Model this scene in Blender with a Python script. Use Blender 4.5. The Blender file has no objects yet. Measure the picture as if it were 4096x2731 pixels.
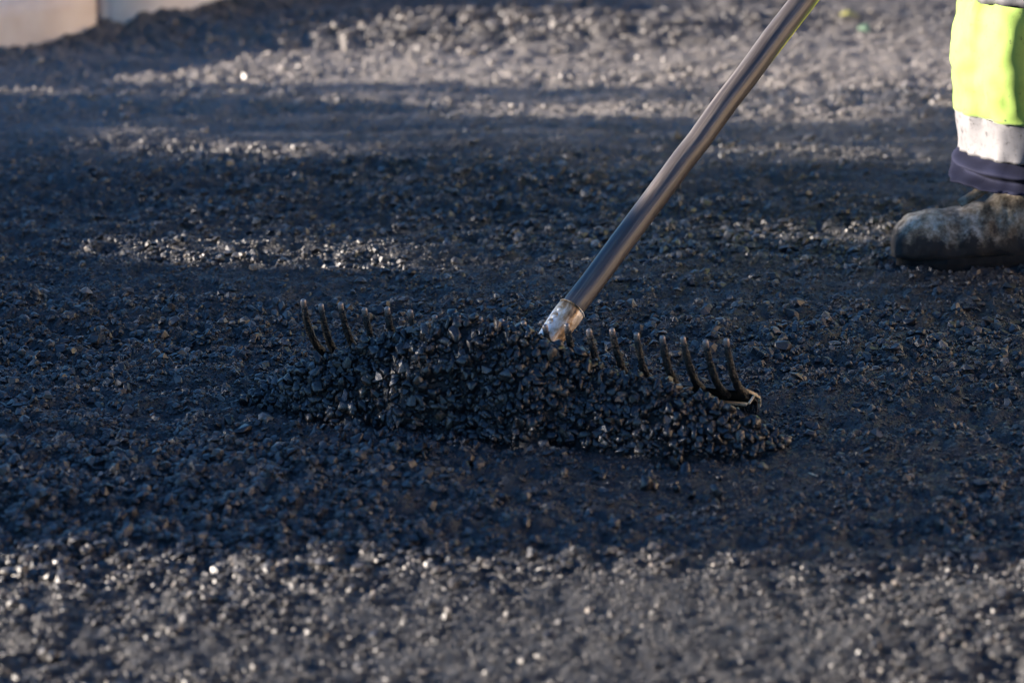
import bpy, bmesh, math, random
import numpy as np
from mathutils import Vector, Matrix, noise as mnoise

scene = bpy.context.scene
COL = scene.collection
R = math.radians
rng = np.random.default_rng(7)
random.seed(7)

# ------------------------------------------------------------------ camera
PITCH = R(17.0); DIST = 6.0; LENS = 142.0
cam_data = bpy.data.cameras.new('camera')
cam = bpy.data.objects.new('camera', cam_data); COL.objects.link(cam)
CAMP = Vector((0, -DIST*math.cos(PITCH), DIST*math.sin(PITCH)))
cam.location = CAMP
cam.rotation_euler = (math.pi/2 - PITCH, 0, 0)
cam_data.lens = LENS; cam_data.sensor_width = 36.0
cam_data.clip_start = 0.1; cam_data.clip_end = 2000
cam_data.dof.use_dof = True
cam_data.dof.focus_distance = 5.90
cam_data.dof.aperture_fstop = 3.5
cam_data.dof.aperture_blades = 9
scene.camera = cam

# ------------------------------------------------------------------ world and sun
SUN_EL = R(11.5)
SUN_DIR = Vector((-1.0, 0.03, 0)).normalized()*math.cos(SUN_EL) + Vector((0, 0, math.sin(SUN_EL)))
world = bpy.data.worlds.new('World'); scene.world = world
world.use_nodes = True
wn = world.node_tree; bg = wn.nodes['Background']
sky = wn.nodes.new('ShaderNodeTexSky'); sky.sky_type = 'NISHITA'
sky.sun_disc = False
sky.sun_elevation = SUN_EL
sky.sun_rotation = math.atan2(SUN_DIR.x, SUN_DIR.y)
sky.altitude = 50; sky.air_density = 1.0; sky.dust_density = 0.2; sky.ozone_density = 6.0
wn.links.new(sky.outputs[0], bg.inputs[0])
bg.inputs[1].default_value = 0.060
sun_data = bpy.data.lights.new('sun', 'SUN')
sun_data.energy = 5.0; sun_data.angle = R(0.5); sun_data.color = (1.0, 0.87, 0.74)
sun = bpy.data.objects.new('sun', sun_data); COL.objects.link(sun)
sun.rotation_euler = SUN_DIR.to_track_quat('Z', 'Y').to_euler()
vs = scene.view_settings
vs.view_transform = 'Standard'; vs.look = 'None'; vs.gamma = 1.0; vs.use_curve_mapping = False
vs.exposure = 2.4

# ------------------------------------------------------------------ helpers
FPX = 4096*LENS/36.0
FWD = Vector((0, math.cos(PITCH), -math.sin(PITCH))); UPV = Vector((0, math.sin(PITCH), math.cos(PITCH)))
def ray(px, py):
    return FWD + Vector((1, 0, 0))*((px-2048)/FPX) - UPV*((py-1365.5)/FPX)
def G(px, py, z=0.0):
    """world point at height z seen at photo pixel (px, py)"""
    d = ray(px, py); t = (z-CAMP.z)/d.z
    return CAMP + d*t
def atY(px, py, Y):
    d = ray(px, py); t = (Y-CAMP.y)/d.y
    return CAMP + d*t

def tag(o, label=None, cat=None, group=None, kind=None):
    if label: o['label'] = label
    if cat: o['category'] = cat
    if group: o['group'] = group
    if kind: o['kind'] = kind
    return o
def link(name, me, mat=None, parent=None, loc=None):
    o = bpy.data.objects.new(name, me); COL.objects.link(o)
    if mat is not None and me is not None and not me.materials: me.materials.append(mat)
    if parent is not None: o.parent = parent
    if loc is not None: o.location = loc
    return o
def empty(name, loc=(0, 0, 0)):
    o = bpy.data.objects.new(name, None); COL.objects.link(o); o.location = loc
    o.empty_display_size = 0.1
    return o
def mesh_of(name, verts, faces, smooth=True):
    me = bpy.data.meshes.new(name); me.from_pydata([tuple(v) for v in verts], [], faces); me.update()
    if smooth:
        me.polygons.foreach_set('use_smooth', [True]*len(me.polygons))
    return me
def bm_mesh(name, bm, smooth=False):
    bmesh.ops.recalc_face_normals(bm, faces=bm.faces)
    me = bpy.data.meshes.new(name); bm.to_mesh(me); bm.free()
    if smooth: me.polygons.foreach_set('use_smooth', [True]*len(me.polygons))
    return me
def loft(rings, cap0=True, cap1=True, smooth=True, name='loft'):
    n = len(rings[0]); V = []; F = []
    for r in rings: V += [tuple(p) for p in r]
    for i in range(len(rings)-1):
        for k in range(n):
            a = i*n+k; b = i*n+(k+1) % n
            F.append((a, b, b+n, a+n))
    if cap0: F.append(tuple(reversed(range(n))))
    if cap1: F.append(tuple(range((len(rings)-1)*n, len(rings)*n)))
    return mesh_of(name, V, F, smooth)
def tube(pts, rads, n=14, jitter=0.0, name='tube', cap=True, round_end=False):
    pts = [Vector(p) for p in pts]; rings = []
    t0 = (pts[1]-pts[0]).normalized()
    ref = Vector((0, 0, 1)) if abs(t0.z) < 0.9 else Vector((1, 0, 0))
    u = t0.cross(ref).normalized()
    for i, p in enumerate(pts):
        t = (pts[min(i+1, len(pts)-1)] - pts[max(i-1, 0)]).normalized()
        u = (u - t*u.dot(t)).normalized(); v = t.cross(u)
        ring = []
        for k in range(n):
            a = 2*math.pi*k/n
            r = rads[i]*(1+random.uniform(-jitter, jitter))
            ring.append(p + u*math.cos(a)*r + v*math.sin(a)*r)
        rings.append(ring)
    return loft(rings, cap, cap, True, name)
def box_mesh(name, x0, x1, y0, y1, z0, z1, bev=0.0, seg=2):
    bm = bmesh.new(); bmesh.ops.create_cube(bm, size=1)
    for v in bm.verts:
        v.co = Vector((x0+(v.co.x+.5)*(x1-x0), y0+(v.co.y+.5)*(y1-y0), z0+(v.co.z+.5)*(z1-z0)))
    if bev: bmesh.ops.bevel(bm, geom=bm.edges[:], offset=bev, segments=seg, affect='EDGES')
    return bm_mesh(name, bm)

# ---- numpy value noise
def _h(ix, iy, s):
    n = (ix.astype(np.int64)*374761393 + iy.astype(np.int64)*668265263 + s*1274126177) & 0xffffffff
    n = ((n ^ (n >> 13))*1274126177) & 0xffffffff
    n = (n ^ (n >> 16)) & 0xffffffff
    return n/4294967295.0
def vn(x, y, s=0):
    ix = np.floor(x); iy = np.floor(y); fx = x-ix; fy = y-iy
    fx = fx*fx*(3-2*fx); fy = fy*fy*(3-2*fy)
    a = _h(ix, iy, s); b = _h(ix+1, iy, s); c = _h(ix, iy+1, s); d = _h(ix+1, iy+1, s)
    return (a+(b-a)*fx)*(1-fy) + (c+(d-c)*fx)*fy - 0.5
def fbm(x, y, s=0, o=4, g=0.5):
    r = 0; a = 1.0
    for i in range(o):
        r = r + a*vn(x*(2.03**i)+i*17.3, y*(2.03**i)-i*9.1, s+i); a *= g
    return r

# ---- the pile along the rake, in (s, u) coordinates: s along the head, u towards the camera
TIP_Z = 0.140
TL = G(1213, 1210, TIP_Z); TR = G(2905, 1365, TIP_Z)
LV = (TR-TL); LLEN = Vector((LV.x, LV.y)).length; LH = Vector((LV.x, LV.y, 0)).normalized()
PB = Vector((-LH.y, LH.x, 0))            # away from the camera
def pile_height(x, y):
    s = ((x-TL.x)*LH.x + (y-TL.y)*LH.y)/LLEN
    u = -((x-TL.x)*PB.x + (y-TL.y)*PB.y)          # + towards the camera
    S = np.array([-0.20, -0.12, -0.05, 0.0, 0.088, 0.144, 0.198, 0.252, 0.31, 0.388, 0.436, 0.495, 0.571, 0.622, 0.675, 0.73, 0.85, 0.95, 1.0, 1.05, 1.10, 1.15])
    H = np.array([0, 0, .020, .048, .072, .084, .102, .118, .134, .150, .149, .143, .131, .116, .100, .088, .078, .062, .052, .033, .015, 0])
    Wf = np.interp(S, [-.15, 0, .15, .3, .5, .7, .85, 1.0, 1.1], [.02, .048, .072, .083, .096, .098, .080, .050, .025])
    Wb = np.interp(S, [-.2, 0, .2, .4, .75, 1.0, 1.15], [.04, .07, .11, .13, .08, .06, .04])
    h = np.interp(s, S, H); wf = np.interp(s, S, Wf); wb = np.interp(s, S, Wb)
    h = h*(1+0.10*fbm(x*22, y*22, 31, 3))
    uc = u - 0.012 + 0.012*vn(s*9, s*0, 5)
    t = np.where(uc > 0, uc/(wf+0.006), -uc/wb)
    t = np.clip(t*(1+0.38*fbm(x*16, y*16, 41, 3)), 0, 1)
    prof = (1-t)**1.1*(1+0.6*t)
    prof = np.where(t < 0.08, 0.955+0*t, prof)
    return h*prof
def coarse(x, y):
    """0 = finely raked, 1 = lumpy and coarse"""
    c = 0.42 + 0.9*fbm(x*1.1, y*3.2, 77, 3)
    def gs(cx, cy, sx, sy, a): return a*np.exp(-((x-cx)/sx)**2 - ((y-cy)/sy)**2)
    c = c + gs(-.55, -.55, .45, .35, .45) + gs(-.65, -.9, .3, .12, .5) + gs(.25, -.62, .35, .12, -.35)
    c = c + gs(.62, .05, .25, .1, .3) + gs(.2, .52, .5, .12, .35) + gs(-.3, .6, .4, .12, -.3) + gs(0.4, -.3, .35, .08, -.3) + gs(.4, -1.15, .7, .35, -.35) + gs(-.7, -.85, .25, .2, .25)
    return np.clip(c, 0.0, 1.15)
def base_height(x, y):
    c = coarse(x, y)
    z = 0.016*fbm(x*0.9, y*3.6, 3, 3)                       # rake furrows running across
    z = z + 0.014*fbm(x*4, y*8, 11, 3)
    z = z + (0.005+0.014*c)*fbm(x*34, y*34, 21, 3, 0.6)
    z = z + (0.0028+0.003*c)*fbm(x*110, y*120, 25, 2, 0.7)
    return z
def ground_z(x, y):
    return np.maximum(base_height(x, y), pile_height(x, y)-0.004 + 0.5*base_height(x, y))

# ------------------------------------------------------------------ materials
def mat_new(name):
    m = bpy.data.materials.new(name); m.use_nodes = True
    nt = m.node_tree; b = nt.nodes['Principled BSDF']
    return m, nt, b
def N(nt, t, **kw):
    n = nt.nodes.new(t)
    for k, v in kw.items():
        if k in n.inputs: n.inputs[k].default_value = v
        else: setattr(n, k, v)
    return n
def noise_node(nt, scale, detail=4, rough=0.55, coord='Object', vec_scale=None):
    tc = nt.nodes.new('ShaderNodeTexCoord'); n = nt.nodes.new('ShaderNodeTexNoise')
    n.inputs['Scale'].default_value = scale; n.inputs['Detail'].default_value = detail; n.inputs['Roughness'].default_value = rough
    if vec_scale:
        mp = nt.nodes.new('ShaderNodeMapping'); mp.inputs['Scale'].default_value = vec_scale
        nt.links.new(tc.outputs[coord], mp.inputs[0]); nt.links.new(mp.outputs[0], n.inputs[0])
    else: nt.links.new(tc.outputs[coord], n.inputs[0])
    return n
def ramp(nt, src, stops):
    r = nt.nodes.new('ShaderNodeValToRGB'); el = r.color_ramp.elements
    while len(el) < len(stops): el.new(0.5)
    for e, (p, c) in zip(el, stops):
        e.position = p; e.color = (c[0], c[1], c[2], 1) if hasattr(c, '__len__') else (c, c, c, 1)
    nt.links.new(src, r.inputs[0]); return r
def bump(nt, b, src, strength, dist):
    bp = nt.nodes.new('ShaderNodeBump'); bp.inputs['Strength'].default_value = strength; bp.inputs['Distance'].default_value = dist
    nt.links.new(src, bp.inputs['Height'])
    nt.links.new(bp.outputs[0], b.inputs['Normal']); return bp

def simple(name, stops, scale=8, rough=0.7, metal=0.0, bstr=0.3, bdist=0.002, bscale=None, coord='Object', vs_=None, spec=0.5, rr=None):
    m, nt, b = mat_new(name)
    n = noise_node(nt, scale, 5, 0.6, coord, vs_); r = ramp(nt, n.outputs[0], stops)
    nt.links.new(r.outputs[0], b.inputs['Base Color'])
    b.inputs['Roughness'].default_value = rough; b.inputs['Metallic'].default_value = metal
    b.inputs['Specular IOR Level'].default_value = spec
    if rr:
        r2 = ramp(nt, n.outputs[0], [(0.3, rr[0]), (0.7, rr[1])]); nt.links.new(r2.outputs[0], b.inputs['Roughness'])
    if bstr:
        n2 = noise_node(nt, bscale or scale*6, 4, 0.6, coord, vs_); bump(nt, b, n2.outputs[0], bstr, bdist)
    return m

def dusty_sunlit(nt, b, col_out, amount):
    """paler older surface further back, ragged edged, with sunlit brightness put into its colour"""
    g = nt.nodes.new('ShaderNodeNewGeometry'); sx_ = nt.nodes.new('ShaderNodeSeparateXYZ'); nt.links.new(g.outputs['Position'], sx_.inputs[0])
    mp = nt.nodes.new('ShaderNodeMapping'); mp.inputs['Scale'].default_value = (1.0, 3.5, 1); nt.links.new(g.outputs['Position'], mp.inputs[0])
    nn = nt.nodes.new('ShaderNodeTexNoise'); nn.inputs['Scale'].default_value = 2.2; nn.inputs['Detail'].default_value = 5; nt.links.new(mp.outputs[0], nn.inputs[0])
    m1 = nt.nodes.new('ShaderNodeMath'); m1.operation = 'MULTIPLY_ADD'; nt.links.new(nn.outputs[0], m1.inputs[0]); m1.inputs[1].default_value = .9; nt.links.new(sx_.outputs[1], m1.inputs[2])
    mr = nt.nodes.new('ShaderNodeMapRange'); mr.inputs['From Min'].default_value = 1.35; mr.inputs['From Max'].default_value = 1.95; mr.inputs['To Max'].default_value = amount
    nt.links.new(m1.outputs[0], mr.inputs[0])
    mr2 = nt.nodes.new('ShaderNodeMapRange'); mr2.inputs['From Min'].default_value = 2.25; mr2.inputs['From Max'].default_value = 2.6; mr2.inputs['To Min'].default_value = 1.0; mr2.inputs['To Max'].default_value = .42  # falls off past the sunlit band, following its brightness
    nt.links.new(m1.outputs[0], mr2.inputs[0])
    mm_ = nt.nodes.new('ShaderNodeMath'); mm_.operation = 'MULTIPLY'; nt.links.new(mr.outputs[0], mm_.inputs[0]); nt.links.new(mr2.outputs[0], mm_.inputs[1])
    mx_ = nt.nodes.new('ShaderNodeMix'); mx_.data_type = 'RGBA'; nt.links.new(mm_.outputs[0], mx_.inputs[0])
    nt.links.new(col_out, mx_.inputs[6]); mx_.inputs[7].default_value = (.25, .222, .20, 1)
    nt.links.new(mx_.outputs[2], b.inputs['Base Color'])

# fresh asphalt binder and its stones
M_road, nt, b = mat_new('asphalt_fines')
n1 = noise_node(nt, 260, 3, 0.7); n2 = noise_node(nt, 3.0, 3, 0.6)
r1 = ramp(nt, n1.outputs[0], [(0.30, (.008, .008, .009)), (0.55, (.020, .0195, .020)), (0.78, (.060, .056, .052))])
dusty_sunlit(nt, b, r1.outputs[0], .62)
b.inputs['Roughness'].default_value = 0.55; b.inputs['Specular IOR Level'].default_value = 0.6
bump(nt, b, n1.outputs[0], 1.0, 0.0035)

def stone_mat(name, lo, mid, hi, rough, spec=0.6, extra=None, dust_sun=0.0):
    m, nt, b = mat_new(name)
    oi = nt.nodes.new('ShaderNodeObjectInfo')
    st = [(0.0, lo), (0.5, mid), (0.90, hi)]
    if extra: st.append((0.985, extra))
    r = ramp(nt, oi.outputs['Random'], st)
    n = noise_node(nt, 9, 4, 0.7)
    mx = nt.nodes.new('ShaderNodeMix'); mx.data_type = 'RGBA'; mx.blend_type = 'MULTIPLY'; mx.inputs[0].default_value = 1.0
    r2 = ramp(nt, n.outputs[0], [(0.3, 0.45), (0.7, 1.4)])
    nt.links.new(r.outputs[0], mx.inputs[6]); nt.links.new(r2.outputs[0], mx.inputs[7])
    if dust_sun: dusty_sunlit(nt, b, mx.outputs[2], dust_sun)
    else: nt.links.new(mx.outputs[2], b.inputs['Base Color'])
    r3 = ramp(nt, n.outputs[0], [(0.3, rough-.12), (0.7, rough+.12)])
    nt.links.new(r3.outputs[0], b.inputs['Roughness'])
    b.inputs['Specular IOR Level'].default_value = spec
    n5 = noise_node(nt, 2.2, 4, 0.65); bump(nt, b, n5.outputs[0], 0.7, 0.0011)
    return m
M_stone = stone_mat('bitumen_coated_stone', (.012, .012, .014), (.026, .025, .027), (.075, .068, .060), 0.43, 0.6, (.13, .11, .09), .7)
M_pile_stone = stone_mat('wet_bitumen_stone', (.004, .004, .006), (.010, .010, .011), (.030, .026, .023), 0.31, 0.6, (.09, .065, .045))
M_pile, nt, b = mat_new('pile_fines')
n1 = noise_node(nt, 300, 3, 0.7)
r1 = ramp(nt, n1.outputs[0], [(0.3, .004), (0.7, .016)]); nt.links.new(r1.outputs[0], b.inputs['Base Color'])
b.inputs['Roughness'].default_value = 0.5; bump(nt, b, n1.outputs[0], 1.0, 0.004)

M_kerb = simple('pale_kerb_stone', [(0.3, (.62, .50, .43)), (0.5, (.72, .62, .55)), (0.7, (.84, .75, .68))], 7, 0.8, bscale=120, bdist=.003)
M_pave = simple('pavement_concrete', [(0.3, (.30, .27, .25)), (0.7, (.42, .39, .36))], 5, 0.85, bscale=90)
M_earth = simple('outer_asphalt', [(0.3, .03), (0.7, .055)], 20, 0.7, bscale=200)
M_fence = simple('weathered_board', [(0.3, (.20, .15, .10)), (0.7, (.34, .27, .20))], 3, 0.8, vs_=(8, 8, 1))

# ------------------------------------------------------------------ ground
def axis(segs):
    out = []
    for a, b_, st in segs:
        out.append(np.arange(a, b_, st))
    out.append(np.array([segs[-1][1]])); return np.concatenate(out)
def grid_mesh(name, xs, ys, zf):
    X, Y = np.meshgrid(xs, ys); Z = zf(X, Y)
    nx, ny = len(xs), len(ys)
    co = np.stack([X.ravel(), Y.ravel(), Z.ravel()], 1).astype(np.float32)
    i = np.arange(nx-1)[None, :] + (np.arange(ny-1)*nx)[:, None]; i = i.ravel()
    q = np.stack([i, i+1, i+1+nx, i+nx], 1).astype(np.int32)
    me = bpy.data.meshes.new(name)
    me.vertices.add(len(co)); me.vertices.foreach_set('co', co.ravel())
    me.loops.add(q.size); me.loops.foreach_set('vertex_index', q.ravel())
    me.polygons.add(len(q)); me.polygons.foreach_set('loop_start', np.arange(0, q.size, 4, dtype=np.int32))
    me.polygons.foreach_set('loop_total', np.full(len(q), 4, dtype=np.int32))
    me.update(calc_edges=True); me.validate()
    me.polygons.foreach_set('use_smooth', np.ones(len(q), dtype=bool))
    return me

KA = G(0, 206); KB = G(1010, 22)                         # foot of the kerb
KD = (KB-KA).normalized(); KN = Vector((KD.y, -KD.x, 0))   # towards the road
def kerb_side(x, y):  # >0 on the road
    return (x-KA.x)*KN.x + (y-KA.y)*KN.y
def road_z(X, Y):
    Z = base_height(X, Y)
    k = kerb_side(X, Y)
    Z = Z + 0.020*np.exp(-np.clip(k, 0, 9)/0.05)*(0.55+1.0*fbm(X*9, Y*9, 51, 2))   # asphalt banked against the kerb
    edge = np.minimum.reduce([X+3.4, 3.4-X, Y+2.3, 4.6-Y]); Z = Z - 0.035*np.clip(1-edge/0.3, 0, 1)
    return Z
xs = axis([(-3.4, -1.25, .03), (-1.25, 1.25, .0055), (1.25, 3.4, .03)])
ys = axis([(-2.3, -1.5, .02), (-1.5, 2.6, .0065), (2.6, 4.6, .04)])
road_me = grid_mesh('road', xs, ys, road_z)
road = tag(link('road', road_me, M_road), kind='structure')
earth = tag(link('ground', mesh_of('ground', [(-400, -400, -.045), (400, -400, -.045), (400, 400, -.045), (-400, 400, -.045)], [(0, 1, 2, 3)], False), M_earth), kind='structure')

# kerb stones and the pavement behind
kerb = tag(empty('kerb', KA), 'pale pinkish stone kerb running along the far edge of the fresh asphalt', 'kerb')
JNT = G(352, 112)
tj = (JNT-KA).dot(KD)
KH = 0.105
def kerb_stone(t0, t1, tilt):
    L = t1-t0-0.014
    bm = bmesh.new(); bmesh.ops.create_cube(bm, size=1)
    for v in bm.verts:
        v.co = Vector(((v.co.x+.5)*L, (v.co.y+.5)*0.15, -0.12+(v.co.z+.5)*(KH+0.12)))
    bmesh.ops.bevel(bm, geom=bm.edges[:], offset=0.013, segments=3, affect='EDGES')
    bmesh.ops.subdivide_edges(bm, edges=[e for e in bm.edges if e.calc_length() > .1], cuts=5, use_grid_fill=True)
    for v in bm.verts: v.co += Vector((mnoise.noise(v.co*14+Vector((t0*7, 0, 0))), mnoise.noise(v.co*15+Vector((9, 0, 0))), mnoise.noise(v.co*12)))*0.004
    o = link('kerb_stone', bm_mesh('kerb_stone', bm, True), M_kerb, kerb)
    ang = math.atan2(KD.y, KD.x)
    o.location = Vector(KD*(t0+0.007)); o.rotation_euler = (R(tilt), 0, ang)
    return o
ts = [tj-4.5, tj-3.6, tj-2.7, tj-1.8, tj-.9, tj, tj+.9, tj+1.8, tj+2.7, tj+3.6]
for i in range(len(ts)-1): kerb_stone(ts[i], ts[i+1], [0, .8, -.5, .4, -0.3, .7, -.4, .3, .5][i])
a0 = KA+KD*(ts[0]) - KN*0.155; a1 = KA+KD*ts[-1] - KN*0.155
pv = [a0, a1, a1-KN*3.2, a0-KN*3.2]
bm = bmesh.new(); vv = [bm.verts.new((p.x, p.y, KH-.006)) for p in pv] + [bm.verts.new((p.x, p.y, -.06)) for p in pv]
bm.faces.new(vv[:4])
for k in range(4): bm.faces.new((vv[k], vv[(k+1) % 4], vv[4+(k+1) % 4], vv[4+k]))
tag(link('pavement', bm_mesh('pavement', bm), M_pave), kind='structure')

# ------------------------------------------------------------------ unseen timber boards on the left, added and shaped to throw the long shade
FX = -5.0; TE = math.tan(SUN_EL); MS = 0.03
def fy(px, py):           # where the sun ray of a ground point crosses the fence line
    p = G(px, py); return p.y + (p.x-FX)*MS
added_fence = tag(empty('added_board_fence', (FX, 2.0, KH)), 'unseen weathered timber hoarding added left of the road to throw long shade', 'added_fence')
def board(y0, y1, z0, z1):
    me = box_mesh('board', -.011, .011, 0.002, y1-y0-.002, 0, z1-z0, .002, 1)
    o = link('board', me, M_fence, added_fence); o.location = (0, y0-2.0, z0-KH); return o
def zray(px, py):
    p = G(px, py); return (p.x-FX)*TE
FH = 5.8*TE + 0.13
holes = []   # (y0, y1, z0, z1) openings shaped to let sun streaks onto the road
def hole(px0, px1, py0, py1):
    ya, yb = fy((px0+px1)/2, py1), fy((px0+px1)/2, py0)
    holes.append((ya, yb, zray(px0, py0), zray(px1, py0)))
hole(150, 1720, 968, 1032)
hole(400, 1720, 1028, 1076)
hole(-100, 800, 535, 590)
hole(250, 1400, 580, 632)
hole(1000, 2600, 418, 482)
hole(2500, 3650, 425, 492)
hole(2650, 3560, 510, 560)
hole(2800, 3600, 590, 640)
hole(2950, 3600, 880, 920)
hole(3080, 3640, 930, 965)
y_start = fy(1500, 2150); y_end = fy(1500, 400)
y = y_start; cuts = sorted([y_start, y_end] + [v for h in holes for v in h[:2]])
edges = [y_start]
for c in cuts + [y_end]:
    while c-edges[-1] > 0.15: edges.append(edges[-1]+0.12+random.uniform(-.01, .02))
    if c-edges[-1] > 0.004: edges.append(c)
edges = [e for e in edges if e <= y_end+1e-6]
for a, b_ in zip(edges[:-1], edges[1:]):
    mid = (a+b_)/2; hs = [h for h in holes if h[0] <= mid <= h[1]]
    top = FH + random.uniform(-.012, .012)
    z = KH+.01
    for h in sorted(hs, key=lambda q: q[2]):
        if h[2] > z: board(a, b_, z, h[2])
        zz_ = h[2]
        while zz_ < h[3]-.02:                       # stubs added to break up the light streak
            if random.random() < .13: board(a, b_, zz_, min(h[3], zz_+.018+random.random()*.03))
            zz_ += .05
        z = max(z, h[3])
    if z < top-.02: board(a, b_, z, top)
y = fy(1800, 62); hx = zray(2850, 20)  # second run of boards, added to shade the far end of the road
while y < fy(1800, -140): board(y, y+.13, KH+.01, hx+random.uniform(-.02, .02)); y += .135
for zz in (0.35, 0.80):
    o = link('rail', box_mesh('rail', -.05, -.012, 0, y_end-y_start, 0, .09, .003, 1), M_fence, added_fence); o.location = (0, y_start-2, zz-KH)
for t in np.linspace(y_start+.1, y_end-.1, 3):
    o = link('post', box_mesh('post', -.15, -.051, -.045, .045, -.1, .92, .004, 1), M_fence, added_fence); o.location = (0, t-2, 0)

# unseen leafy bushes at both ends of the boards, added to break their shade edge
M_shrub = simple('shrub_leaf', [(.3, (.03, .06, .015)), (.7, (.06, .11, .03))], 9, .55)
M_bark = simple('shrub_bark', [(.3, (.07, .05, .03)), (.7, (.14, .10, .07))], 30, .85)
def added_shrub(y0, rx, ry, h, n, seed, label):
    rn = random.Random(seed); t = tag(empty('added_shrub', (FX+.35, y0, KH)), label, 'added_shrub', 'unseen bushes added to break the shade edge')
    bm = bmesh.new()
    for k in range(9):
        a = rn.uniform(0, 6.28); top = Vector((math.cos(a)*rx*.7, math.sin(a)*ry*.7, h*rn.uniform(.6, .95)))
        me_ = tube([(0, 0, -.02), top*.35+Vector((0, 0, h*.08)), top*.7+Vector((0, 0, h*.05)), top], [.014, .010, .007, .003], 6, .05); bm.from_mesh(me_); bpy.data.meshes.remove(me_)
    link('stem', bm_mesh('stem', bm, True), M_bark, t)
    V = []; F = []
    for k in range(n):
        while True:
            q = Vector((rn.uniform(-1, 1), rn.uniform(-1, 1), rn.uniform(-1, 1)))
            if q.length < 1 and mnoise.noise(q*2.3+Vector((seed, 0, 0))) > -.12: break
        p = Vector((q.x*rx, q.y*ry, h*.55+q.z*h*.45)); L = rn.uniform(.03, .055)
        u = Vector((rn.gauss(0, 1), rn.gauss(0, 1), rn.gauss(0, .6))).normalized(); w = u.cross(Vector((rn.gauss(0, 1), rn.gauss(0, 1), rn.gauss(0, 1)))).normalized()
        b0 = len(V); nn = u.cross(w)
        V += [p, p+u*L*.45+w*L*.28+nn*.004, p+u*L, p+u*L*.45-w*L*.28+nn*.004]; F += [(b0, b0+1, b0+2), (b0, b0+2, b0+3)]
    tag(link('foliage', mesh_of('foliage', V, F, False), M_shrub, t), kind='stuff')
added_shrub(y_start-.005, .45, .10, 1.35, 560, 5, 'unseen leafy green bush added at the near end of the boards to break their shade')
added_shrub(y_end+.06, .40, .07, 1.35, 240, 9, 'unseen leafy green bush added at the far end of the boards to break their shade')

# ------------------------------------------------------------------ unseen sunlit building across the road on the right, added for its warm bounce
M_render = simple('warm_cream_render', [(.3, (.46, .34, .22)), (.7, (.54, .42, .29))], 2, .85, bscale=60, bdist=.004)
M_roof = simple('red_roof_tile', [(.3, (.22, .09, .05)), (.7, (.34, .15, .09))], 9, .8)
M_pane = simple('dark_glass', [(.3, .02), (.7, .03)], 3, .08, bstr=0)
M_trim = simple('white_trim', [(.3, .6), (.7, .72)], 9, .6)
added_house = tag(empty('added_house', (10.0, 1.0, 0)), 'unseen cream rendered building with red roof, added across the road for its warm bounce', 'added_house')
link('wall', box_mesh('wall', 0, 7, -8, 8, -.05, 5.4), M_render, added_house)
rv = [(-.4, -8.4, 5.35), (7.4, -8.4, 5.35), (7.4, 8.4, 5.35), (-.4, 8.4, 5.35), (3.5, -8.4, 7.9), (3.5, 8.4, 7.9)]
link('roof', mesh_of('roof', rv, [(0, 3, 2, 1), (0, 4, 5, 3), (1, 2, 5, 4), (0, 1, 4), (3, 5, 2)], False), M_roof, added_house)
wf_me = box_mesh('window', -.03, .02, -.65, .65, 0, 1.3, .01, 1); pn_me = [box_mesh('pane', -.034, -.031, -.58, -.03, .07, 1.23), box_mesh('pane', -.034, -.031, .03, .58, .07, 1.23)]
wf_me.materials.append(M_trim); [m.materials.append(M_pane) for m in pn_me]
for yy in (-6, -2, 2, 6):
    for zz in (1.0, 3.6):
        if yy == 2 and zz < 2: continue
        w_ = link('window', wf_me, None, added_house, (0, yy, zz))
        for m in pn_me: link('pane', m, None, w_)
dr = link('door', box_mesh('door', -.03, .02, -.48, .48, 0, 2.05, .01, 1), M_trim, added_house, (0, 2, 0))
link('handle', box_mesh('handle', -.07, -.031, .34, .37, .98, 1.10, .004, 1), M_pane, dr)

# ------------------------------------------------------------------ stones
def stone_mesh(i, npts, rad=1.0, sub=0):
    rnd = random.Random(100+i)
    bm = bmesh.new()
    sx, sy, sz = rnd.uniform(.85, 1.25), rnd.uniform(.7, 1.0), rnd.uniform(.5, .85)
    for k in range(npts):
        zc = rnd.uniform(-1, 1); a = rnd.uniform(0, 2*math.pi); r = math.sqrt(1-zc*zc); q = rnd.uniform(.82, 1.05)
        bm.verts.new((sx*r*math.cos(a)*q, sy*r*math.sin(a)*q, sz*zc*q))
    res = bmesh.ops.convex_hull(bm, input=bm.verts[:])
    bmesh.ops.delete(bm, geom=[g for g in res['geom_interior'] if isinstance(g, bmesh.types.BMVert)], context='VERTS')
    if sub:
        bmesh.ops.bevel(bm, geom=bm.edges[:], offset=.07, segments=1, affect='EDGES', clamp_overlap=True)
        bmesh.ops.remove_doubles(bm, verts=bm.verts[:], dist=.03)
        bmesh.ops.triangulate(bm, faces=bm.faces[:])
        for v in bm.verts: v.co *= 1+0.10*mnoise.noise(v.co*2.5+Vector((i, 0, 0)))
    return bm_mesh('stone', bm, bool(sub))
stones_road = [stone_mesh(i, 15+i % 5) for i in range(10)]
stones_grit = [stone_mesh(300+i, 8+i % 3) for i in range(6)]
stones_pile = [stone_mesh(40+i, 12+i % 5, sub=1 if i % 4 else 0) for i in range(10)]
stones_big = [stone_mesh(80+i, 13+i % 5, sub=1) for i in range(8)]
stones_bigp = [m.copy() for m in stones_big]
for m in stones_road + stones_big + stones_grit: m.materials.append(M_stone)
for m in stones_pile + stones_bigp: m.materials.append(M_pile_stone)

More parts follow.
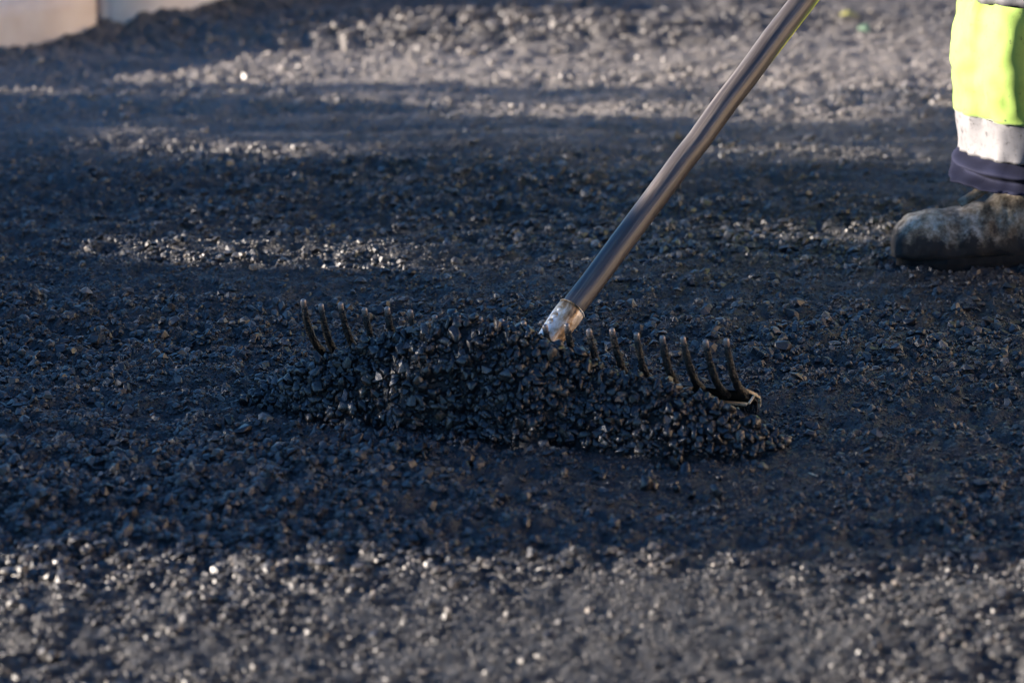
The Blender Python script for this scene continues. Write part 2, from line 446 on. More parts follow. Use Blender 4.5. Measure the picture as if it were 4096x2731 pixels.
def instancer(name, pts, rots, scls, meshes, parent=None):
    """one object whose geometry nodes set a stone on every point"""
    me = bpy.data.meshes.new(name); n = len(pts)
    me.vertices.add(n); me.vertices.foreach_set('co', pts.astype(np.float32).ravel())
    for nm, arr in (('rot', rots), ('scl', scls)):
        a = me.attributes.new(nm, 'FLOAT_VECTOR', 'POINT'); a.data.foreach_set('vector', arr.astype(np.float32).ravel())
    a = me.attributes.new('pick', 'INT', 'POINT'); a.data.foreach_set('value', rng.integers(0, len(meshes), n).astype(np.int32))
    o = link(name, me, None, parent)
    col = bpy.data.collections.new(name+'_kinds')
    for k, m in enumerate(meshes):
        so = bpy.data.objects.new('stone_kind', m); col.objects.link(so)
    ng = bpy.data.node_groups.new(name, 'GeometryNodeTree')
    ng.interface.new_socket('Geometry', in_out='INPUT', socket_type='NodeSocketGeometry')
    ng.interface.new_socket('Geometry', in_out='OUTPUT', socket_type='NodeSocketGeometry')
    gi = ng.nodes.new('NodeGroupInput'); go = ng.nodes.new('NodeGroupOutput')
    ip = ng.nodes.new('GeometryNodeInstanceOnPoints'); ci = ng.nodes.new('GeometryNodeCollectionInfo')
    ci.inputs['Collection'].default_value = col
    ci.inputs['Separate Children'].default_value = True; ci.inputs['Reset Children'].default_value = True
    def attr(nm, t):
        q = ng.nodes.new('GeometryNodeInputNamedAttribute'); q.data_type = t; q.inputs['Name'].default_value = nm
        return [s for s in q.outputs if s.enabled][0]
    ng.links.new(gi.outputs[0], ip.inputs['Points']); ng.links.new(ci.outputs[0], ip.inputs['Instance'])
    ip.inputs['Pick Instance'].default_value = True
    ng.links.new(attr('pick', 'INT'), ip.inputs['Instance Index'])
    ng.links.new(attr('scl', 'FLOAT_VECTOR'), ip.inputs['Scale'])
    er = ng.nodes.new('FunctionNodeEulerToRotation')
    ng.links.new(attr('rot', 'FLOAT_VECTOR'), er.inputs[0]); ng.links.new(er.outputs[0], ip.inputs['Rotation'])
    ng.links.new(ip.outputs[0], go.inputs[0])
    md = o.modifiers.new('scatter', 'NODES'); md.node_group = ng
    return o
def half_w(Y):   # half width of the view at ground distance
    return 0.76*(6.0+Y*0.956)/6.0

# loose road stones
NR = 300000
Y = rng.uniform(-1.75, 2.9, NR); X = rng.uniform(-1, 1, NR)*(half_w(Y)+0.35)
c = coarse(X, Y)
clump = fbm(X*16, Y*16, 91, 2)
rad = 0.0026*np.exp(0.50*rng.standard_normal(NR))*(0.60+0.90*c)
keep = (rng.uniform(0, 1, NR) < np.clip(0.34+0.42*c+1.0*clump, .10, 1)) & (pile_height(X, Y) < 0.006) & (kerb_side(X, Y) > 0.006)
X, Y, rad, c = X[keep], Y[keep], rad[keep], c[keep]
rad = np.clip(rad, 0.0013, 0.0105)
Z = road_z(X, Y) + rad*rng.uniform(-.15, .45, len(X))
rot = rng.uniform(0, 6.283, (len(X), 3)); rot[:, 0] *= .12; rot[:, 1] *= .12
sc = rad[:, None]*rng.uniform(.8, 1.25, (len(X), 3))
loose = instancer('loose_asphalt', np.stack([X, Y, Z], 1), rot, sc, stones_road)
tag(loose, 'loose bitumen coated stones spread over the raked asphalt', 'gravel', kind='stuff')

# fine grit that fills the raked surface between them
NG = 420000
Y = rng.uniform(-1.7, 2.6, NG); X = rng.uniform(-1, 1, NG)*(half_w(Y)+0.2)
keep = (pile_height(X, Y) < 0.006) & (kerb_side(X, Y) > 0.003); X, Y = X[keep], Y[keep]
rad = np.clip(0.00135*np.exp(.30*rng.standard_normal(len(X))), .0008, .0026)
Z = road_z(X, Y) + rad*rng.uniform(-.1, .6, len(X))
grit = instancer('fine_grit', np.stack([X, Y, Z], 1), rng.uniform(0, 6.283, (len(X), 3)), rad[:, None]*rng.uniform(.8, 1.25, (len(X), 3)), stones_grit)
tag(grit, 'fine black asphalt grit lying between the loose stones', 'grit', kind='stuff')

# bigger stones one can pick out on the road
NB = 300; got = 0; tries = 0
while got < NB:
    tries += 1
    Yb = float(rng.uniform(-1.4, 2.3)); Xb = float(rng.uniform(-1, 1)*half_w(Yb))
    if rng.uniform() > 0.12+0.8*max(0.0, float(coarse(np.array([Xb]), np.array([Yb]))[0])-0.3) or pile_height(np.array([Xb]), np.array([Yb]))[0] > .004: continue
    if kerb_side(Xb, Yb) < .02: continue
    r = float(np.clip(0.0078*math.exp(0.28*rng.standard_normal()), .0055, .0145))
    zb = float(road_z(np.array([Xb]), np.array([Yb]))[0])
    o = link('stone', stones_big[got % 8], None, road)
    o.location = (Xb, Yb, zb + r*rng.uniform(-.1, .4)); o.rotation_euler = (rng.uniform(-.4, .4), rng.uniform(-.4, .4), rng.uniform(0, 6.28))
    o.scale = (r*rng.uniform(.85, 1.2), r*rng.uniform(.85, 1.2), r*rng.uniform(.7, 1.0)); got += 1

# ------------------------------------------------------------------ pile of hot asphalt in front of the rake
cx, cy = (TL.x+TR.x)/2, (TL.y+TR.y)/2
pile = tag(empty('asphalt_pile', (cx, cy, 0)), 'long black heap of fresh hot asphalt pushed up against the rake tines', 'asphalt heap')
def pile_z(X, Y):
    h = pile_height(X, Y)
    c = 0.0045*fbm(X*70, Y*70, 61, 3, .6) + .0035*fbm(X*190, Y*190, 63, 2, .7)
    return np.where(h > 0.0015, h + c*np.clip(h/.01, 0, 1) + 0.5*base_height(X, Y), -0.03)
me = grid_mesh('heap', np.arange(TL.x-.20, TR.x+.20, .0035), np.arange(TR.y-.40, TL.y+.22, .0035), pile_z)
o = tag(link('heap', me, M_pile, pile), 'fine black binder and grit of the heap', kind='stuff'); o.location = -pile.location
NP = 66000
X = rng.uniform(TL.x-.20, TR.x+.20, NP); Y = rng.uniform(TR.y-.40, TL.y+.22, NP)
h = pile_height(X, Y); k = h > .0006; X, Y, h = X[k], Y[k], h[k]
slope = np.hypot(pile_height(X+.004, Y)-h, pile_height(X, Y+.004)-h)/.004
k = rng.uniform(0, 1, len(X)) < np.sqrt(1+slope**2)/1.9; X, Y, h = X[k], Y[k], h[k]
fine = fbm(X*8, Y*8, 95, 2)
rad = np.clip(0.0042*np.exp(.55*rng.standard_normal(len(X)))*(1.0+.5*fine)*(1.25-.5*np.clip(h/.14, 0, 1)), .0014, .0115)
Z = pile_z(X, Y) + rad*rng.uniform(-.1, .8, len(X))
rot = rng.uniform(0, 6.283, (len(X), 3)); sc = rad[:, None]*rng.uniform(.75, 1.25, (len(X), 3))
o = instancer('heap_stones', np.stack([X, Y, Z], 1), rot, sc, stones_pile, pile); o.location = -pile.location
tag(o, 'small black stones covering the heap', kind='stuff')
got = 0
while got < 290:
    t = rng.uniform(-.12, 1.12); u = rng.uniform(-.02, .24)
    p = TL + LH*(t*LLEN) - PB*u
    hh = float(pile_height(np.array([p.x]), np.array([p.y]))[0])
    if hh < .004 and not (rng.uniform() < .10 and u > 0): continue
    if rng.uniform() > (0.35+0.65*min(1, u/.18)): continue
    r = float(np.clip(0.0096*math.exp(0.25*rng.standard_normal()), .0065, .0150))
    z = max(float(pile_z(np.array([p.x]), np.array([p.y]))[0]), float(road_z(np.array([p.x]), np.array([p.y]))[0]))
    o = link('stone', stones_bigp[got % 8], None, pile)
    o.location = Vector((p.x, p.y, z + r*rng.uniform(.1, .8))) - pile.location
    o.rotation_euler = rng.uniform(0, 6.28, 3); o.scale = (r*rng.uniform(.8, 1.2), r*rng.uniform(.8, 1.2), r*rng.uniform(.75, 1.1)); got += 1

# ------------------------------------------------------------------ rake
M_grit, nt, b = mat_new('tar_crusted_steel')
v = nt.nodes.new('ShaderNodeTexVoronoi'); v.inputs['Scale'].default_value = 420; tc = nt.nodes.new('ShaderNodeTexCoord')
nt.links.new(tc.outputs['Object'], v.inputs['Vector'])
n = noise_node(nt, 300, 4, .7); r = ramp(nt, n.outputs[0], [(.45, (.008, .008, .008)), (.62, (.03, .026, .02)), (.74, (.20, .16, .10))])
nt.links.new(r.outputs[0], b.inputs['Base Color']); b.inputs['Roughness'].default_value = .45
bump(nt, b, v.outputs['Distance'], 1.0, .002)
M_tip = simple('worn_steel_tip', [(.3, (.16, .11, .08)), (.7, (.42, .35, .31))], 160, .42, .55, .3, .0006, spec=.6)
M_plate = simple('worn_bright_plate', [(.32, (.20, .14, .08)), (.42, (.62, .48, .30)), (.7, (.85, .74, .54))], 120, .35, .35, .3, .0008)
M_ferrule, nt, b = mat_new('scuffed_galvanised_steel')
n1 = noise_node(nt, 38, 6, .7, vec_scale=(1, 1, .45)); r1 = ramp(nt, n1.outputs[0], [(.34, (.05, .032, .02)), (.42, (.36, .22, .10)), (.50, (.62, .52, .38)), (.62, (.80, .78, .74))])
nt.links.new(r1.outputs[0], b.inputs['Base Color']); b.inputs['Metallic'].default_value = .30
r2 = ramp(nt, n1.outputs[0], [(.3, .55), (.7, .34)]); nt.links.new(r2.outputs[0], b.inputs['Roughness'])
n2 = noise_node(nt, 150, 4, .6); bump(nt, b, n2.outputs[0], .35, .002)
M_handle, nt, b = mat_new('worn_varnished_ash')
n1 = noise_node(nt, 30, 6, .7, vec_scale=(5, 5, .22)); n3 = noise_node(nt, 5, 3, .5)
r1 = ramp(nt, n1.outputs[0], [(.28, (.026, .020, .018)), (.5, (.056, .047, .042)), (.72, (.15, .125, .105))])
nt.links.new(r1.outputs[0], b.inputs['Base Color'])
r2 = ramp(nt, n1.outputs[0], [(.3, .30), (.7, .48)]); nt.links.new(r2.outputs[0], b.inputs['Roughness'])
b.inputs['Specular IOR Level'].default_value = .7
bump(nt, b, n1.outputs[0], .5, .0015)
M_yellow = simple('yellow_cord', [(.3, (.62, .68, .05)), (.7, (.75, .82, .10))], 40, .6)

RC = (TL+TR)/2
rake = tag(empty('asphalt_rake', (RC.x, RC.y, 0)), 'long handled asphalt rake turned tines up, its tar crusted head dragging the black heap', 'rake')
def rk(p): return Vector(p) - rake.location
TILT = (TR.z-TL.z)/LLEN
# tine shape in (u away, z): tip to root
tip = (0.0, TIP_Z); prof = []
P0, P1, P2, P3 = Vector((0, TIP_Z)), Vector((.008, .100)), Vector((.034, .062)), Vector((.078, .040))
tpts = []
for i in range(15):
    t = i/14
    q = P0*(1-t)**3 + P1*3*t*(1-t)**2 + P2*3*t*t*(1-t) + P3*t**3
    tpts.append(PB*q.x + Vector((0, 0, q.y)))
random.seed(3)
tine_mes = []
for k in range(4):
    pts = tpts[1:]
    me = tube(pts, [.0043+.0018*(i/13) for i in range(14)], 16, .20, 'tine'); me.materials.append(M_grit); tine_mes.append(me)
cap_pts = [tpts[0]+(tpts[0]-tpts[1]).normalized()*d for d in (.0028, .0022, .0012, 0)] + [tpts[1]*.6+tpts[0]*.4, tpts[1]*1.0]
tip_me = tube(cap_pts, [.0012, .0026, .0036, .0041, .0042, .0038], 12, .04, 'tip'); tip_me.materials.append(M_tip)
NT = 20
pxs = [1213, 1284, 1362, 1457, 1548, 1640, 1738, 1832, 1920, 2005, 2092, 2179, 2266, 2355, 2447, 2545, 2649, 2731, 2822, 2905]
for i in range(NT):
    t = (pxs[i]-1213)/(2905-1213)
    t = t*(1+0.035*(1-t))      # nearer end is a little larger
    p = TL.lerp(TR, min(t, 1.0)); o = link('tine', tine_mes[i % 4], None, rake)
    lean = -R(2+3.5*t+random.uniform(-1.5, 1.5)); p = p - LH*(math.sin(lean)*TIP_Z)
    o.location = rk((p.x, p.y, random.uniform(-.003, .003))); o.rotation_euler = Matrix.Rotation(lean, 4, PB).to_euler()
    link('tip', tip_me, None, o)
# head: extruded section, in (u away, z)
def extrude_section(name, sec, s0, s1, mat, jit=0.0):
    a = TL - LH*s0; bb = TR + LH*s1; rings = []
    for k in range(9):
        p = a.lerp(bb, k/8); rings.append([rk(Vector((p.x, p.y, 0)) + PB*q[0] + Vector((0, 0, q[1]))) for q in sec])
    return link(name, loft(rings, True, True, False, name), mat, rake)
th = .0045
extrude_section('head_bar', [(.064, .050), (.072, .053), (.126, .027), (.132, .020), (.126, .018), (.070, .044)], .004, .002, M_grit)
extrude_section('blade', [(.1262, .0262), (.152, .0125), (.157, .004), (.153, -.012), (.149, -.012), (.152, .003), (.148, .009), (.1262, .0200)], .006, .0075, M_grit)
extrude_section('flange', [(.096, .0235), (.096, .0215), (.088, .0208), (.088, .0230)], .004, .0075, M_plate)
# end plate, worn bright
path = [(.062, .052), (.086, .044), (.128, .026), (.154, .0135), (.159, .006), (.158, -.002)]
def stroke(pth, w):
    L_, R_ = [], []
    for i, q in enumerate(pth):
        a_ = Vector(pth[max(i-1, 0)]); b_ = Vector(pth[min(i+1, len(pth)-1)]); t_ = (b_-a_).normalized(); n_ = Vector((-t_.y, t_.x))
        L_.append(Vector(q)+n_*w); R_.append(Vector(q)-n_*w)
    return L_ + R_[::-1]
for base_p, sg, mt in ((TR+LH*.008, 1, M_plate), (TL-LH*.010, -1, M_grit)):
    e_ = None
    for pth, w in ((path, .0019), ([(.126, .026), (.112, .0235), (.096, .0225)], .0011)):
        rings = [[rk(Vector((base_p.x, base_p.y, 0)) + LH*d*sg + PB*q[0] + Vector((0, 0, q[1]))) for q in stroke(pth, w)] for d in (0, .003)]
        link('end_edge', loft(rings, True, True, False, 'end_edge'), mt, rake)
# handle
H0 = G(2240, 1300, .105)
H1 = atY(3212, 0, H0.y+0.36)
HD = (H1-H0).normalized(); HTOP = H0 + HD*1.55
def along_obj(name, p, q, rads, n, mat, jit=0.0, parent=None, wob=0.0):
    """tube built along its own Z so grain follows it"""
    L = (q-p).length; m = len(rads)
    pts = [Vector((wob*mnoise.noise(Vector((i*.6, 1, 0))), wob*mnoise.noise(Vector((i*.6, 7, 0))), L*i/(m-1))) for i in range(m)]
    rings = [[pt+Vector((math.cos(2*math.pi*k/n)*r*(1+random.uniform(-jit, jit)), math.sin(2*math.pi*k/n)*r*(1+random.uniform(-jit, jit)), 0)) for k in range(n)] for pt, r in zip(pts, rads)]
    o = link(name, loft(rings, True, True, True, name), mat, parent)
    o.rotation_euler = (q-p).to_track_quat('Z', 'Y').to_euler(); o.location = rk(p) if parent is rake else p
    return o
FE0 = H0 - HD*.022; 
FE1 = H0 + HD*0.031
along_obj('handle', FE1-HD*.03, HTOP, [.0172+.0022*(i/39) for i in range(40)], 32, M_handle, .006, rake, .0016)
fer = along_obj('ferrule', FE0-HD*.02, FE1, [.0165, .0172, .0182, .0192, .0200, .0206, .0207, .0200], 32, M_ferrule, .006, rake)
link('rim', tube([Vector((.0203*math.cos(a), .0203*math.sin(a), (FE1-FE0).length+.0195)) for a in np.linspace(0, 6.2832, 40)], [.0011]*40, 6, .1, 'rim'), M_ferrule, fer)
for d, rr_ in ((.044, .0062), (.057, .0052), (.033, .0050)):
    bm = bmesh.new(); bmesh.ops.create_uvsphere(bm, u_segments=14, v_segments=8, radius=rr_)
    for v_ in bm.verts: v_.co.z *= .38
    o = link('rivet', bm_mesh('rivet', bm, True), M_ferrule, fer)
    fo = fer.rotation_euler.to_matrix()
    want = fo.inverted() @ Vector((-.72, -.66, .25)); want.z = 0; want.normalize()
    o.location = want*.0196 + Vector((0, 0, d)); o.rotation_euler = want.to_track_quat('Z', 'Y').to_euler()
along_obj('neck', Vector((RC.x, RC.y, 0))+PB*.10+Vector((0, 0, .035)), FE0, [.012]*5, 14, M_grit, .06, rake)
# yellow cord taped along the back of the handle
side = HD.cross(Vector((0, -1, 0))).normalized()
if side.x < 0: side = -side
c0 = atY(3105, 190, H0.y+.32)
pts = [H0+HD*(s) + side*(.0165+.0035*min(1, (s-.48)/.25)) + Vector((0, .008, 0)) for s in np.linspace(.48, 1.3, 20)]
link('cord', tube([rk(q) for q in pts], [.0028]*20, 8, 0, 'cord'), M_yellow, rake)

# ------------------------------------------------------------------ person in hi-vis trousers
M_hivis, nt, b = mat_new('fluorescent_yellow_fabric')
n1 = noise_node(nt, 9, 5, .6); r1 = ramp(nt, n1.outputs[0], [(.3, (.165, .255, .035)), (.6, (.21, .32, .048)), (.75, (.245, .315, .06))])
sp = noise_node(nt, 120, 4, .6); rs = ramp(nt, sp.outputs[0], [(.28, .25), (.36, .9), (.5, 1.0)])
mx = nt.nodes.new('ShaderNodeMix'); mx.data_type = 'RGBA'; mx.blend_type = 'MULTIPLY'; mx.inputs[0].default_value = 1
nt.links.new(r1.outputs[0], mx.inputs[6]); nt.links.new(rs.outputs[0], mx.inputs[7]); nt.links.new(mx.outputs[2], b.inputs['Base Color'])
b.inputs['Roughness'].default_value = .75; b.inputs['Sheen Weight'].default_value = .2
n2 = noise_node(nt, 600, 2, .5); bump(nt, b, n2.outputs[0], .3, .0006)
M_refl, nt, b = mat_new('grey_reflective_tape')
n1 = noise_node(nt, 14, 4, .6); r1 = ramp(nt, n1.outputs[0], [(.3, (.11, .107, .115)), (.6, (.155, .152, .16))])
sp = noise_node(nt, 110, 4, .6); rs = ramp(nt, sp.outputs[0], [(.30, .15), (.38, .8), (.5, 1.0)])
mx = nt.nodes.new('ShaderNodeMix'); mx.data_type = 'RGBA'; mx.blend_type = 'MULTIPLY'; mx.inputs[0].default_value = 1
nt.links.new(r1.outputs[0], mx.inputs[6]); nt.links.new(rs.outputs[0], mx.inputs[7]); nt.links.new(mx.outputs[2], b.inputs['Base Color'])
b.inputs['Roughness'].default_value = .5
M_navy = simple('navy_fabric', [(.3, (.005, .006, .018)), (.7, (.010, .012, .032))], 20, .85, spec=.2, bscale=500, bdist=.0005)
M_skin = simple('skin', [(.3, (.45, .28, .20)), (.7, (.55, .36, .27))], 12, .55)
M_hair = simple('hair', [(.3, .02), (.7, .05)], 60, .6)
M_sole = simple('black_tarry_rubber', [(.3, .003), (.7, .012)], 60, .85, spec=.2, bscale=200, bdist=.004)
M_boot, nt, b = mat_new('dusty_suede_boot')
n1 = noise_node(nt, 40, 7, .75); r1 = ramp(nt, n1.outputs[0], [(.36, (.022, .017, .013)), (.45, (.10, .078, .055)), (.54, (.21, .18, .14)), (.66, (.40, .37, .33))])
tc = nt.nodes.new('ShaderNodeTexCoord'); sx = nt.nodes.new('ShaderNodeSeparateXYZ'); nt.links.new(tc.outputs['Object'], sx.inputs[0])
n4 = noise_node(nt, 38, 5, .7)
ma = N(nt, 'ShaderNodeMath', operation='MULTIPLY_ADD'); nt.links.new(n4.outputs[0], ma.inputs[0]); ma.inputs[1].default_value = -.098; nt.links.new(sx.outputs[2], ma.inputs[2])
rt = ramp(nt, ma.outputs[0], [(0.0, 1.0), (.018, 0.0)])       # tar coat low down, ragged upper edge
mx = nt.nodes.new('ShaderNodeMix'); mx.data_type = 'RGBA'
nt.links.new(rt.outputs[0], mx.inputs[0]); nt.links.new(r1.outputs[0], mx.inputs[6]); mx.inputs[7].default_value = (.010, .009, .009, 1)
nt.links.new(mx.outputs[2], b.inputs['Base Color']); b.inputs['Roughness'].default_value = .8
bump(nt, b, n4.outputs[0], .7, .005)

BT = G(3555, 1062)     # tip of the toe on the ground
person = tag(empty('person', (BT.x+.24, BT.y+.03, 0)), 'person in yellow hi-vis trousers with grey tape and dusted work boot at the right edge', 'person')
PO = person.location.copy()

def make_boot(ang):
    """toe at -x, origin under the ankle"""
    sec = []
    # (x, half width, top z)
    for x, w, zt in [(-.236, .016, .046), (-.231, .030, .068), (-.216, .042, .084), (-.195, .046, .091), (-.165, .050, .092), (-.135, .050, .094), (-.105, .048, .101),
                     (-.075, .045, .115), (-.045, .043, .132), (-.01, .041, .142), (.03, .040, .142), (.055, .037, .135), (.072, .028, .12), (.080, .012, .09)]:
        ring = []
        zb = .016; zc = (zt+zb)/2; hh = (zt-zb)/2
        for k in range(24):
            a = 2*math.pi*k/24; ca, sa = math.cos(a), math.sin(a)
            e = .62
            yy = w*math.copysign(abs(ca)**e, ca); zz = zc+hh*math.copysign(abs(sa)**(.8 if sa > 0 else .45), sa)
            if sa > 0: yy *= 1-.25*sa
            ring.append((x, yy, zz))
        sec.append(ring)
    foot = loft(sec, True, True)
    rings = []
    for z, xc, rx, ry in [(.07, .012, .062, .040), (.10, .010, .066, .044), (.13, .012, .067, .047), (.16, .018, .064, .050), (.20, .024, .066, .054), (.25, .028, .070, .058)]:
        rings.append([(xc+rx*math.cos(2*math.pi*k/24), ry*math.sin(2*math.pi*k/24), z) for k in range(24)])
    shaft = loft(rings, True, True)
    bm = bmesh.new(); bm.from_mesh(foot); bm.from_mesh(shaft)
    me = bpy.data.meshes.new('boot_raw'); bm.to_mesh(me); bm.free()
    o = bpy.data.objects.new('tmp', me); COL.objects.link(o)
    rm = o.modifiers.new('r', 'REMESH'); rm.mode = 'VOXEL'; rm.voxel_size = .0045
    sm = o.modifiers.new('s', 'SMOOTH'); sm.iterations = 9; sm.factor = .6
    dg = bpy.context.evaluated_depsgraph_get(); ev = bpy.data.meshes.new_from_object(o.evaluated_get(dg))
    bpy.data.objects.remove(o)
    for v_ in ev.vertices:
        c_ = v_.co
        d = .0035*mnoise.noise(c_*26) + .0022*mnoise.noise(c_*60)
        # flex creases over the instep
        d += -.006*math.exp(-((c_.x+.085+.15*c_.y)/.008)**2)*max(0, min(1, (c_.z-.05)/.03)) - .0055*math.exp(-((c_.x+.062-.2*(c_.z-.1))/.007)**2)*max(0, min(1, (c_.z-.06)/.03))
        v_.co = c_ + v_.normal*d
    ev.polygons.foreach_set('use_smooth', [True]*len(ev.polygons)); ev.name = 'boot'
    # sole: outline extruded with cleats
    V = []; F = []; n = 40; prof_ = []
    for k in range(n):
        a = 2*math.pi*k/n; ca, sa = math.cos(a), math.sin(a)
        x = -.076 + .158*math.copysign(abs(ca)**.8, ca)
        wx = np.interp(x, [-.234, -.21, -.16, -.08, -.02, .04, .082], [.030, .043, .054, .047, .040, .043, .034])
        prof_.append((x, wx*math.copysign(abs(sa)**.6, sa)))
    rings = [[(-.076+(x+.076)*.965, y*.93, z) for x, y in prof_] for z in (-.006, .008, .017)]
    rings.append([(-.076+(x+.076)*.93, y*.88, .026) for x, y in prof_])
    sole = loft(rings, True, True, False, 'sole')
    sole.materials.append(M_sole); ev.materials.append(M_boot)
    return ev, sole
boot_me, sole_me = make_boot(0)

def trouser(name, cxy, z0, z1, rx, ry, mat, parent, fold=.012, seed=0, nz=26, na=96, lean=(0, 0), flare=None, scrunch=0.0, noise_f=5.0, crease=0.0):
    rings = []
    for i in range(nz+1):
        t = i/nz; z = z0+(z1-z0)*t; ring = []
        fl = flare(t) if flare else 0
        for k in range(na):
            a = 2*math.pi*k/na; ca, sa = math.cos(a), math.sin(a)
            q = Vector((ca*1.3, sa*1.3, z*noise_f+seed))
            d = fold*mnoise.noise(q) + fold*.45*mnoise.noise(q*2.6) + fold*.16*mnoise.noise(q*7)
            d += .0025*math.exp(-t*9)*math.sin(a*23+3*mnoise.noise(q)) + .002*math.exp(-(1-t)*9)*math.sin(a*19+2*mnoise.noise(q))
            if crease:
                ac = -1.98 + .22*mnoise.noise(Vector((seed, 3, z*6))); dd = (a-2*math.pi if a > math.pi else a)-ac
                d += crease*(math.exp(-(dd/.20)**2) if dd < 0 else math.exp(-(dd/.34)**2)*1.0) - crease*1.1*math.exp(-((dd-.85)/.35)**2)
            if scrunch:
                d += scrunch*math.sin(z*235 + 3.2*mnoise.noise(Vector((ca*1.5+seed, sa*1.5, z*9)))*2.2+a*1.4)
            ring.append((cxy[0]+lean[0]*(z-z0)+ca*(rx+fl+d), cxy[1]+lean[1]*(z-z0)+sa*(ry+fl+d), z))
        rings.append(ring)
    # thin cloth with an inside, turned back at the hem
    inner = [[(cxy[0]+(p_[0]-cxy[0])*.95, cxy[1]+(p_[1]-cxy[1])*.95, p_[2]+.004) for p_ in rings[0]]]
    o = link(name, loft(inner+rings, False, False, True, name), mat, parent); return o

def leg(off, ang, seed):
    """one booted, trousered leg; off = ankle position relative to the person"""
    root = Vector(off)
    bo = link('boot', boot_me, None, person); bo.location = root+Vector((0, 0, -.006)); bo.rotation_euler = (0, 0, ang)
    so = link('sole', sole_me, None, bo)
    # pull tab at the front of the shaft
    tab = tube([(-.060, -.020, .155), (-.088, -.030, .141), (-.115, -.034, .125), (-.138, -.034, .112)], [.009, .0085, .008, .0065], 10, .08, 'pull_tab')
    for v_ in tab.vertices: v_.co.z += 0; 
    link('pull_tab', tab, M_boot, bo)
    c = (root.x-.018, root.y+.0)
    return c
# near leg: boot pointing left
ca_ = leg((0, 0, 0), R(6), 0)
leg((.52, .30, 0), R(-14), 3)
def dress(c, seed, zt, topc):   # from the ankle up
    lean = ((topc[0]-c[0])/(zt-.17), (topc[1]-c[1])/(zt-.17))
    trouser('sock', (c[0]-.002, c[1]), .137, .194, .119, .108, M_navy, person, .008, seed, 30, 96, scrunch=.0115, flare=lambda t: -.03*max(0, t-.62)**1.0*1.6-.008*t)
    lo = trouser('reflective_band', c, .185, .249, .1185, .110, M_refl, person, .009, seed+1, 14, 96, lean, crease=.008, flare=lambda t: -.004+.010*t)
    def at(z): return (c[0]+lean[0]*(z-.178), c[1]+lean[1]*(z-.178))
    trouser('trouser_leg', at(.2485), .2485, .431, .1275, .118, M_hivis, person, .026, seed+1, 40, 96, lean, crease=.017, flare=lambda t: .004*math.sin(3.1*t))
    trouser('reflective_band', at(.429), .429, .530, .1265, .116, M_refl, person, .008, seed+2, 10, 96, lean)
    trouser('trouser_leg', at(.528), .528, zt, .126, .118, M_hivis, person, .014, seed+3, 30, 64, (lean[0], lean[1]))
dress(ca_, 1.0, .90, (-.0, .05))
dress((.485, .30), 8.0, .90, (.32, .24))
# body: one skinned surface under the clothes, and a jacket, both mostly out of frame
def skinned(name, joints, links_, mat, sub=2):
    me = bpy.data.meshes.new(name); me.from_pydata([j[0] for j in joints], links_, [])
    o = bpy.data.objects.new('tmp', me); COL.objects.link(o)
    sk = o.modifiers.new('skin', 'SKIN'); sk.use_smooth_shade = True
    for i, j in enumerate(joints):
        rr = j[1]; me.skin_vertices[0].data[i].radius = (rr, rr) if not hasattr(rr, '__len__') else rr
    me.skin_vertices[0].data[0].use_root = True
    ss = o.modifiers.new('sub', 'SUBSURF'); ss.levels = sub; ss.render_levels = sub
    dg = bpy.context.evaluated_depsgraph_get(); ev = bpy.data.meshes.new_from_object(o.evaluated_get(dg)); bpy.data.objects.remove(o)
    ev.name = name; ev.materials.clear(); ev.materials.append(mat)
    ev.polygons.foreach_set('use_smooth', [True]*len(ev.polygons))
    return link(name, ev, None, person)
grip1 = HTOP - HD*.10 - PO; grip2 = HTOP - HD*.52 - PO
pel = Vector((.18, .14, .93)); ch = Vector((.12, .20, 1.30)); nk = Vector((.07, .21, 1.50)); hd = Vector((.03, .20, 1.63))
sh1 = Vector((.13, .02, 1.42)); sh2 = Vector((.13, .39, 1.42))
def elbow(a, b_, drop): m_ = (a+b_)/2; return m_+Vector((.10, 0, -drop))
e1, e2 = elbow(sh1, grip2, .05), elbow(sh2, grip1, .06)
joints = [(pel, .12), (ch, (.13, .10)), (nk, .058), (hd, (.098, .078)), (hd+Vector((-.008, 0, .10)), (.095, .078)),
          (sh1, .055), (e1, .042), (grip2+Vector((0, 0, .03)), .028), (sh2, .055), (e2, .042), (grip1+Vector((0, 0, .03)), .028),
          (Vector((.04, .04, .86)), .09), (Vector((-.02, .02, .50)), .06), (Vector((0, .0, .10)), .04),
          (Vector((.32, .22, .86)), .09), (Vector((.44, .26, .50)), .06), (Vector((.54, .30, .10)), .04)]
lk = [(0, 1), (1, 2), (2, 3), (3, 4), (1, 5), (5, 6), (6, 7), (1, 8), (8, 9), (9, 10), (0, 11), (11, 12), (12, 13), (0, 14), (14, 15), (15, 16)]
base = len(joints)
for g, par in ((grip2, 7), (grip1, 10)):      # five fingers closing on the handle
    per = HD.cross(Vector((0, 0, 1))).normalized()
    for f in range(4):
        o_ = HD*(-.03+.021*f); k0 = len(joints)
        joints += [(g+o_+Vector((0, 0, .026))+per*.022, .009), (g+o_+Vector((0, 0, -.002))+per*.030, .0085), (g+o_+Vector((0, 0, -.026))+per*.010, .0075)]
        lk += [(par, k0), (k0, k0+1), (k0+1, k0+2)]
    k0 = len(joints); joints += [(g+HD*.03+Vector((0, 0, .012))-per*.028, .010), (g+HD*.045+Vector((0, 0, -.012))-per*.026, .009)]
    lk += [(par, k0), (k0, k0+1)]
skinned('body', joints, lk, M_skin)
bm = bmesh.new()
rings = []
